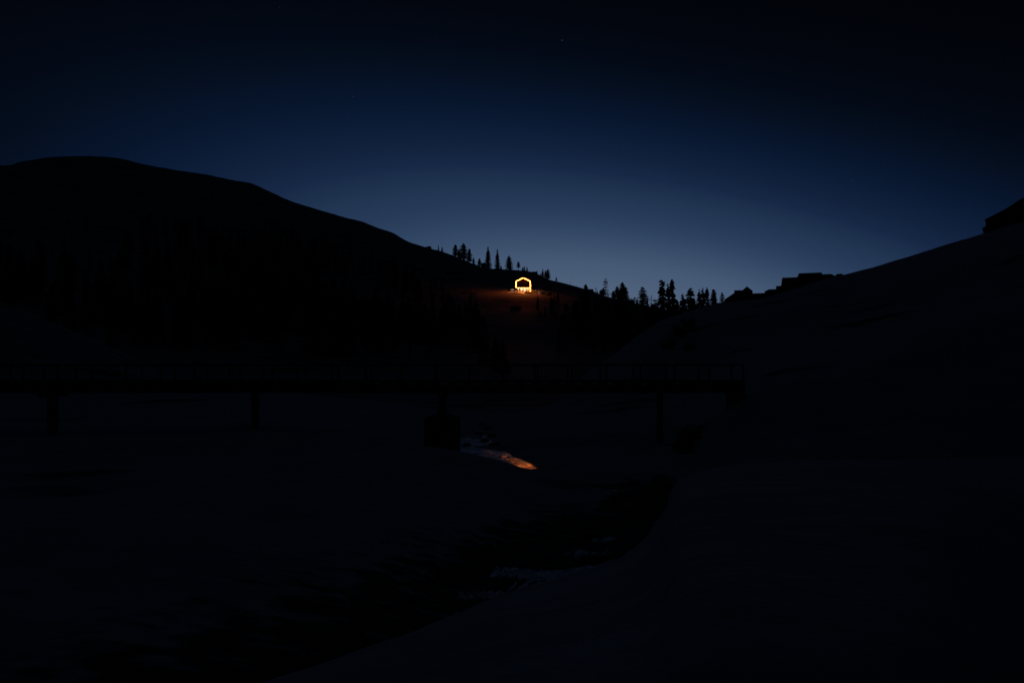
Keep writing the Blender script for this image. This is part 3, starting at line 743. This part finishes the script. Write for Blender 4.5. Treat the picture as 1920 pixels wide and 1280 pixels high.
# light strips along the gable frame, walls and floor beam
T = .185
def strip(a, b, m=M_STRIP, w=T):
    q = MB(); q.bar((a[0], -.95, a[1]), (b[0], -.95, b[1]), w, .18, up=(0, 1, 0)); hp('light_strip', q, m)
def halo(a, b):  # boards added to catch the strips' light as an orange halo
    q = MB(); q.bar((a[0], -.78, a[1]), (b[0], -.78, b[1]), .95, .1, up=(0, 1, 0)); hp('halo_board', q, M_WOODWALL)
halo((-hw, zb - .1), (-hw, zs)); halo((hw, zb - .1), (hw, zs)); halo((-hw, zs), (-.1, za)); halo((hw, zs), (.1, za))
strip((-hw, zb - .1), (-hw, zs)); strip((hw, -.1), (hw, zs))
strip((-hw, zs), (-.15, za - .05)); strip((hw, zs), (.15, za - .05))
strip((-hw + .2, zb - .2), (hw - .2, zb - .2), M_STRIPW, .42)
# stilts and the lamps hung between them
for x in (-3.4, -1.75, 0, 1.75, 3.2):
    m_ = MB(); m_.box(x - .12, x + .12, -1.4, -1.15, -1.4, zb - .16); hp('stilt', m_, M_TIMBER)
    m_ = MB(); m_.box(x - .12, x + .12, 2.2, 2.45, -1.4, zb - .16); hp('stilt', m_, M_TIMBER)
for x, w, h in ((-2.7, .5, .9), (-.95, .95, 1.25), (.75, .95, 1.45), (2.1, .5, 1.0), (3.0, .35, 1.2)):
    m_ = MB(); m_.box(x - w / 2, x + w / 2, -1.3, -1.2, zb - .45 - h, zb - .45); hp('lamp_panel', m_, M_PANEL)
def lamp(name, loc, col, power, size=.5, parent=None):
    l = bpy.data.lights.new(name, 'POINT'); l.energy = power; l.color = col; l.shadow_soft_size = size
    o = bpy.data.objects.new(name, l); COL.objects.link(o); o.location = loc
    if parent: o.parent = parent
    return o
SPILL_FILL = 400
lamp('spill_fill_light', (0, -6.0, 1.2), (1, .26, .025), SPILL_FILL, .4, hut)  # added fill lamp, carries the strips' orange glow onto the slope
lamp('garden_light', (-6.3, -2.2, 1.0), (1, .85, .5), 30, .2, hut)
lamp('garden_light', (7.6, -3.0, 1.0), (1, .8, .45), 45, .2, hut)

# pale stones and bushes along the terrace beside the cabin
sid = 0
for px, d, s, lab in ((962, 447.5, .9, 'pale lit stone at the left corner of the glowing cabin'),
                      (958.5, 448, .8, 'pale lit stone, far left of the glowing cabin'),
                      (965, 446.6, .6, 'small pale stone tucked against the left side of the glowing cabin'),
                      (999, 446, 1.0, 'pale lit boulder nearest the right side of the glowing cabin'),
                      (1003, 445.3, .9, 'second pale boulder right of the glowing cabin'),
                      (1007.5, 444.6, .75, 'orange-lit boulder, third right of the glowing cabin'),
                      (1014, 444, .6, 'small orange-lit boulder, farthest right of the glowing cabin')):
    p = at(px, d); sid += 1
    rock(p + Vector((0, 0, .35)), s, lab, seed=20 + sid, m=M_STONE, squash=.85)
shrub(987, 443, 1.2, 'low dark bush in front of the glowing cabin, right of centre', 31, .6)
shrub(993, 443, 1.3, 'low dark bush in front of the right corner of the glowing cabin', 32, .6)
shrub(1019, 442, 1.8, 'dark bush on the terrace beyond the pale boulders', 33, .7)
shrub(1030, 440, 2.2, 'wide dark bush at the shadowed right end of the terrace', 34, .7)
shrub(955, 447, 1.5, 'dark bush left of the pale stones by the glowing cabin', 35, .7)

# ------------------------------------------------------------------ unlit houses
def house(name, px, d, w_px, base_py_, eave_py, ridge_py, label, ridge_inset=0.0, dep=7.0, over=.5, gable_front=False, cat='house',
          wins=2, rz=0.0, snow=False):
    s = d / F; w = w_px * s; zb_ = zat(base_py_, d); ze = zat(eave_py, d) - zb_; zr = zat(ridge_py, d) - zb_
    th = math.atan((px - 960) / F); w *= math.cos(th)
    e = empty(name, ((px - 960) / F * d, d, zb_), rz - th); tag(e, label, cat)
    m_ = MB()
    if gable_front: m_.prism([(-w/2, -2.5), (w/2, -2.5), (w/2, ze), (0, zr - .2), (-w/2, ze)], 0, dep)
    else: m_.box(-w/2, w/2, 0, dep, -2.5, ze)
    wall = m_.build('wall', M_DARKWALL, e)
    m_ = MB()
    if gable_front:
        t = .18
        for sg in (-1, 1):
            k = (zr - ze) / (w / 2)
            pts = [(sg * (w/2 + over), ze - over * k), (0, zr), (0, zr - t), (sg * (w/2 + over), ze - over * k - t)]
            m_.prism(pts if sg < 0 else pts[::-1], -over, dep + over)
    else:
        a, b = w/2 + over, w/2 * (1 - ridge_inset)
        m_.add([(-a, -over, ze), (a, -over, ze), (a, dep + over, ze), (-a, dep + over, ze), (-b, dep/2, zr), (b, dep/2, zr),
                (-a, -over, ze - .15), (a, -over, ze - .15), (a, dep + over, ze - .15), (-a, dep + over, ze - .15)],
               [(0, 1, 5, 4), (2, 3, 4, 5), (1, 2, 5), (3, 0, 4), (6, 9, 8, 7), (6, 7, 1, 0), (7, 8, 2, 1), (8, 9, 3, 2), (9, 6, 0, 3)])
    m_.build('roof', M_SNOW if snow else M_DARKROOF, e)
    for i in range(wins):
        cx = -w/2 + w * (i + .5) / wins; hh = min(1.0, ze * .4); ww = min(.45, w / wins * .25)
        if ze < 1.2: continue
        m_ = MB(); m_.box(cx - ww, cx + ww, -.06, .02, ze * .35, ze * .35 + hh); wn = m_.build('window', M_GLASS, wall)
        fr = MB()
        for q in (-ww, ww): fr.box(cx + q - .05, cx + q + .05, -.09, -.02, ze * .35, ze * .35 + hh)
        fr.box(cx - ww - .08, cx + ww + .08, -.1, -.03, ze * .35 - .1, ze * .35 - .01)
    return e
# ridge by the left trees, row of buildings, saddle shed
house('shed', 907, 538, 9, 502, 494.5, 492.3, 'small flat-roofed shed on the ridge between the squat tree and the ragged conifer', .1, 4, .2, wins=1, cat='shed')
house('shed', 1001, 517, 11, 516, 511, 508.5, 'low block-like shed on the ridge right above the glowing cabin', .15, 4, .2, wins=1, cat='shed')
house('house', 1076, 500, 10, 541, 538.8, 537.6, 'leftmost low roof of the stepped row of ridge buildings', .1, 5, .2, wins=0)
house('house', 1087, 499, 10, 544, 540.6, 539.2, 'second low roof of the stepped row of ridge buildings', .15, 5, .2, wins=1)
house('house', 1096, 498, 9, 546, 541.6, 540.6, 'third low roof of the stepped row of ridge buildings', .1, 5, .2, wins=1)
house('house', 1106, 497, 13, 550, 546, 541, 'largest, rightmost house of the stepped row of ridge buildings', .06, 6, .2, wins=2)
house('shed', 1183, 489, 12, 568, 565.5, 561, 'dark shed with a sloping roof on the low ridge left of the lopsided conifer', .12, 5, .3, wins=1, cat='shed')
house('hut', 967, 400, 16, 582, 576, 571.5, 'small dark hut on the orange-lit slope below the glowing cabin', .3, 5, .5, wins=1, cat='hut', snow=True)
# the group on the right slope
def slope_house():
    d = 216; s = d / F * .96
    e = empty('house', ((1392 - 960) / F * d, d, zat(565, d)), -.28); tag(e, 'gabled house with a long lean-to roof running down its left side on the right slope', 'house')
    zz = lambda py: zat(py, d) - zat(565, d)
    xx = lambda px: (px - 1392) * s
    m_ = MB(); m_.prism([(xx(1358), -1.5), (xx(1377), -1.5), (xx(1377), zz(549)), (xx(1358), zz(561))], -.8, 4.5); m_.build('lean_to', M_DARKWALL, e)
    m_ = MB(); m_.box(xx(1377), xx(1391), 0, 5, -1.5, zz(545)); w = m_.build('side_wing', M_DARKWALL, e)
    m_ = MB(); m_.box(xx(1376.3), xx(1391.5), -.2, 5.2, zz(545) + .004, zz(544)); m_.build('side_wing_roof', M_DARKROOF, w)
    m_ = MB(); m_.prism([(xx(1391), -1.5), (xx(1410), -1.5), (xx(1410), zz(546.5)), (xx(1400.5), zz(538.6)), (xx(1391), zz(546))], -.3, 6); w = m_.build('wall', M_DARKWALL, e)
    for a, b in (((1400.5, 537.6), (1411.3, 546.6)), ((1400.5, 537.6), (1389.5, 546.4))):
        m_ = MB(); m_.prism(([(xx(a[0]), zz(a[1])), (xx(b[0]), zz(b[1])), (xx(b[0]), zz(b[1]) - .12), (xx(a[0]), zz(a[1]) - .12)]), -.7, 6.3); m_.build('roof_slope', M_DARKROOF, e)
    for px in (1396, 1405):
        m_ = MB(); m_.box(xx(px - 2), xx(px + 2), -.38, -.32, zz(556), zz(550)); m_.build('window', M_GLASS, w)
slope_house()
house('house', 1425, 214, 32, 562, 549.6, 547.5, 'low long house right of the gabled house on the right slope', .02, 6, .05, wins=3)
house('house', 1449, 216, 30, 558, 546, 540, 'house with a hipped roof stepping up to the steep-roofed hall', .5, 6, .1, wins=2)
house('house', 1461, 219, 12, 553, 538, 533.8, 'narrow annex at the left foot of the steep-roofed hall', .05, 6, .02, wins=1)
house('hall', 1482, 222, 38, 548, 543, 517, 'hall with a steep flat-ridged roof, lower of the two big ones on the right slope', .17, 8, .02, wins=3, cat='hall')
house('hall', 1519, 228, 52, 540, 522, 508, 'largest hall with a long level roof, upper of the two on the right slope', .17, 9, .02, wins=4, cat='hall')
house('house', 1549, 230, 34, 532, 518, 511.3, 'low house butting against the right end of the largest hall', .45, 7, .02, wins=2)
house('shed', 1574, 231, 14, 520, 515.5, 511.8, 'small low shed alone at the top of the row on the right slope', .4, 4, .1, wins=1, cat='shed')

# two-tier house at the right edge
def edge_house():
    d = 200.0; s = d / F * .84; c = 1917
    z0 = zat(432, d); e = empty('house', ((c - 960) / F * d, d, z0), -.57); tag(e, 'big two-tiered gabled house cut off by the right edge of the picture', 'house')
    zz = lambda py: zat(py, d) - z0
    hwid = 73 * s
    m_ = MB(); m_.prism([(-hwid, -6), (hwid, -6), (hwid, zz(421)), (-hwid, zz(421))], 0, 9); lw = m_.build('lower_wall', M_DARKWALL, e)
    m_ = MB(); m_.prism([(-66 * s, zz(421)), (66 * s, zz(421)), (66 * s, zz(404)), (34 * s, zz(393)), (0, zz(376)), (-34 * s, zz(393)), (-66 * s, zz(404))], .3, 9); uw = m_.build('upper_wall', M_DARKWALL, e)
    for sg in (-1, 1):
        pts = [(sg * 77.5 * s, zz(422.6)), (sg * 66 * s, zz(416.5)), (sg * 60 * s, zz(420)), (sg * 72 * s, zz(423.2))]
        m_ = MB(); m_.prism(pts if sg < 0 else pts[::-1], -.8, 9.6); m_.build('skirt_roof', M_DARKROOF, e)
        pts = [(sg * 72.5 * s, zz(406.6)), (sg * 34 * s, zz(391)), (0, zz(372.6)), (0, zz(375)), (sg * 34 * s, zz(393)), (sg * 71.5 * s, zz(407.6))]
        m_ = MB(); m_.prism(pts if sg < 0 else pts[::-1], -1.0, 9.8); m_.build('roof_slope', M_DARKROOF, e)
    for x in (-7.4, -4.6, -1.6, 1.6, 4.6, 7.4):
        for w, z in ((lw, zz(433)), (uw, zz(417))):
            m_ = MB(); m_.box(x - .55, x + .55, (-.05 if w is lw else .25), (.02 if w is lw else .32), z, z + 1.1); wn = m_.build('window', M_GLASS, w)
            fr = MB(); fr.box(x - .65, x + .65, (-.12 if w is lw else .18), (-.051 if w is lw else .249), z - .12, z - .01); fr.build('window_sill', M_TIMBER, wn)
edge_house()
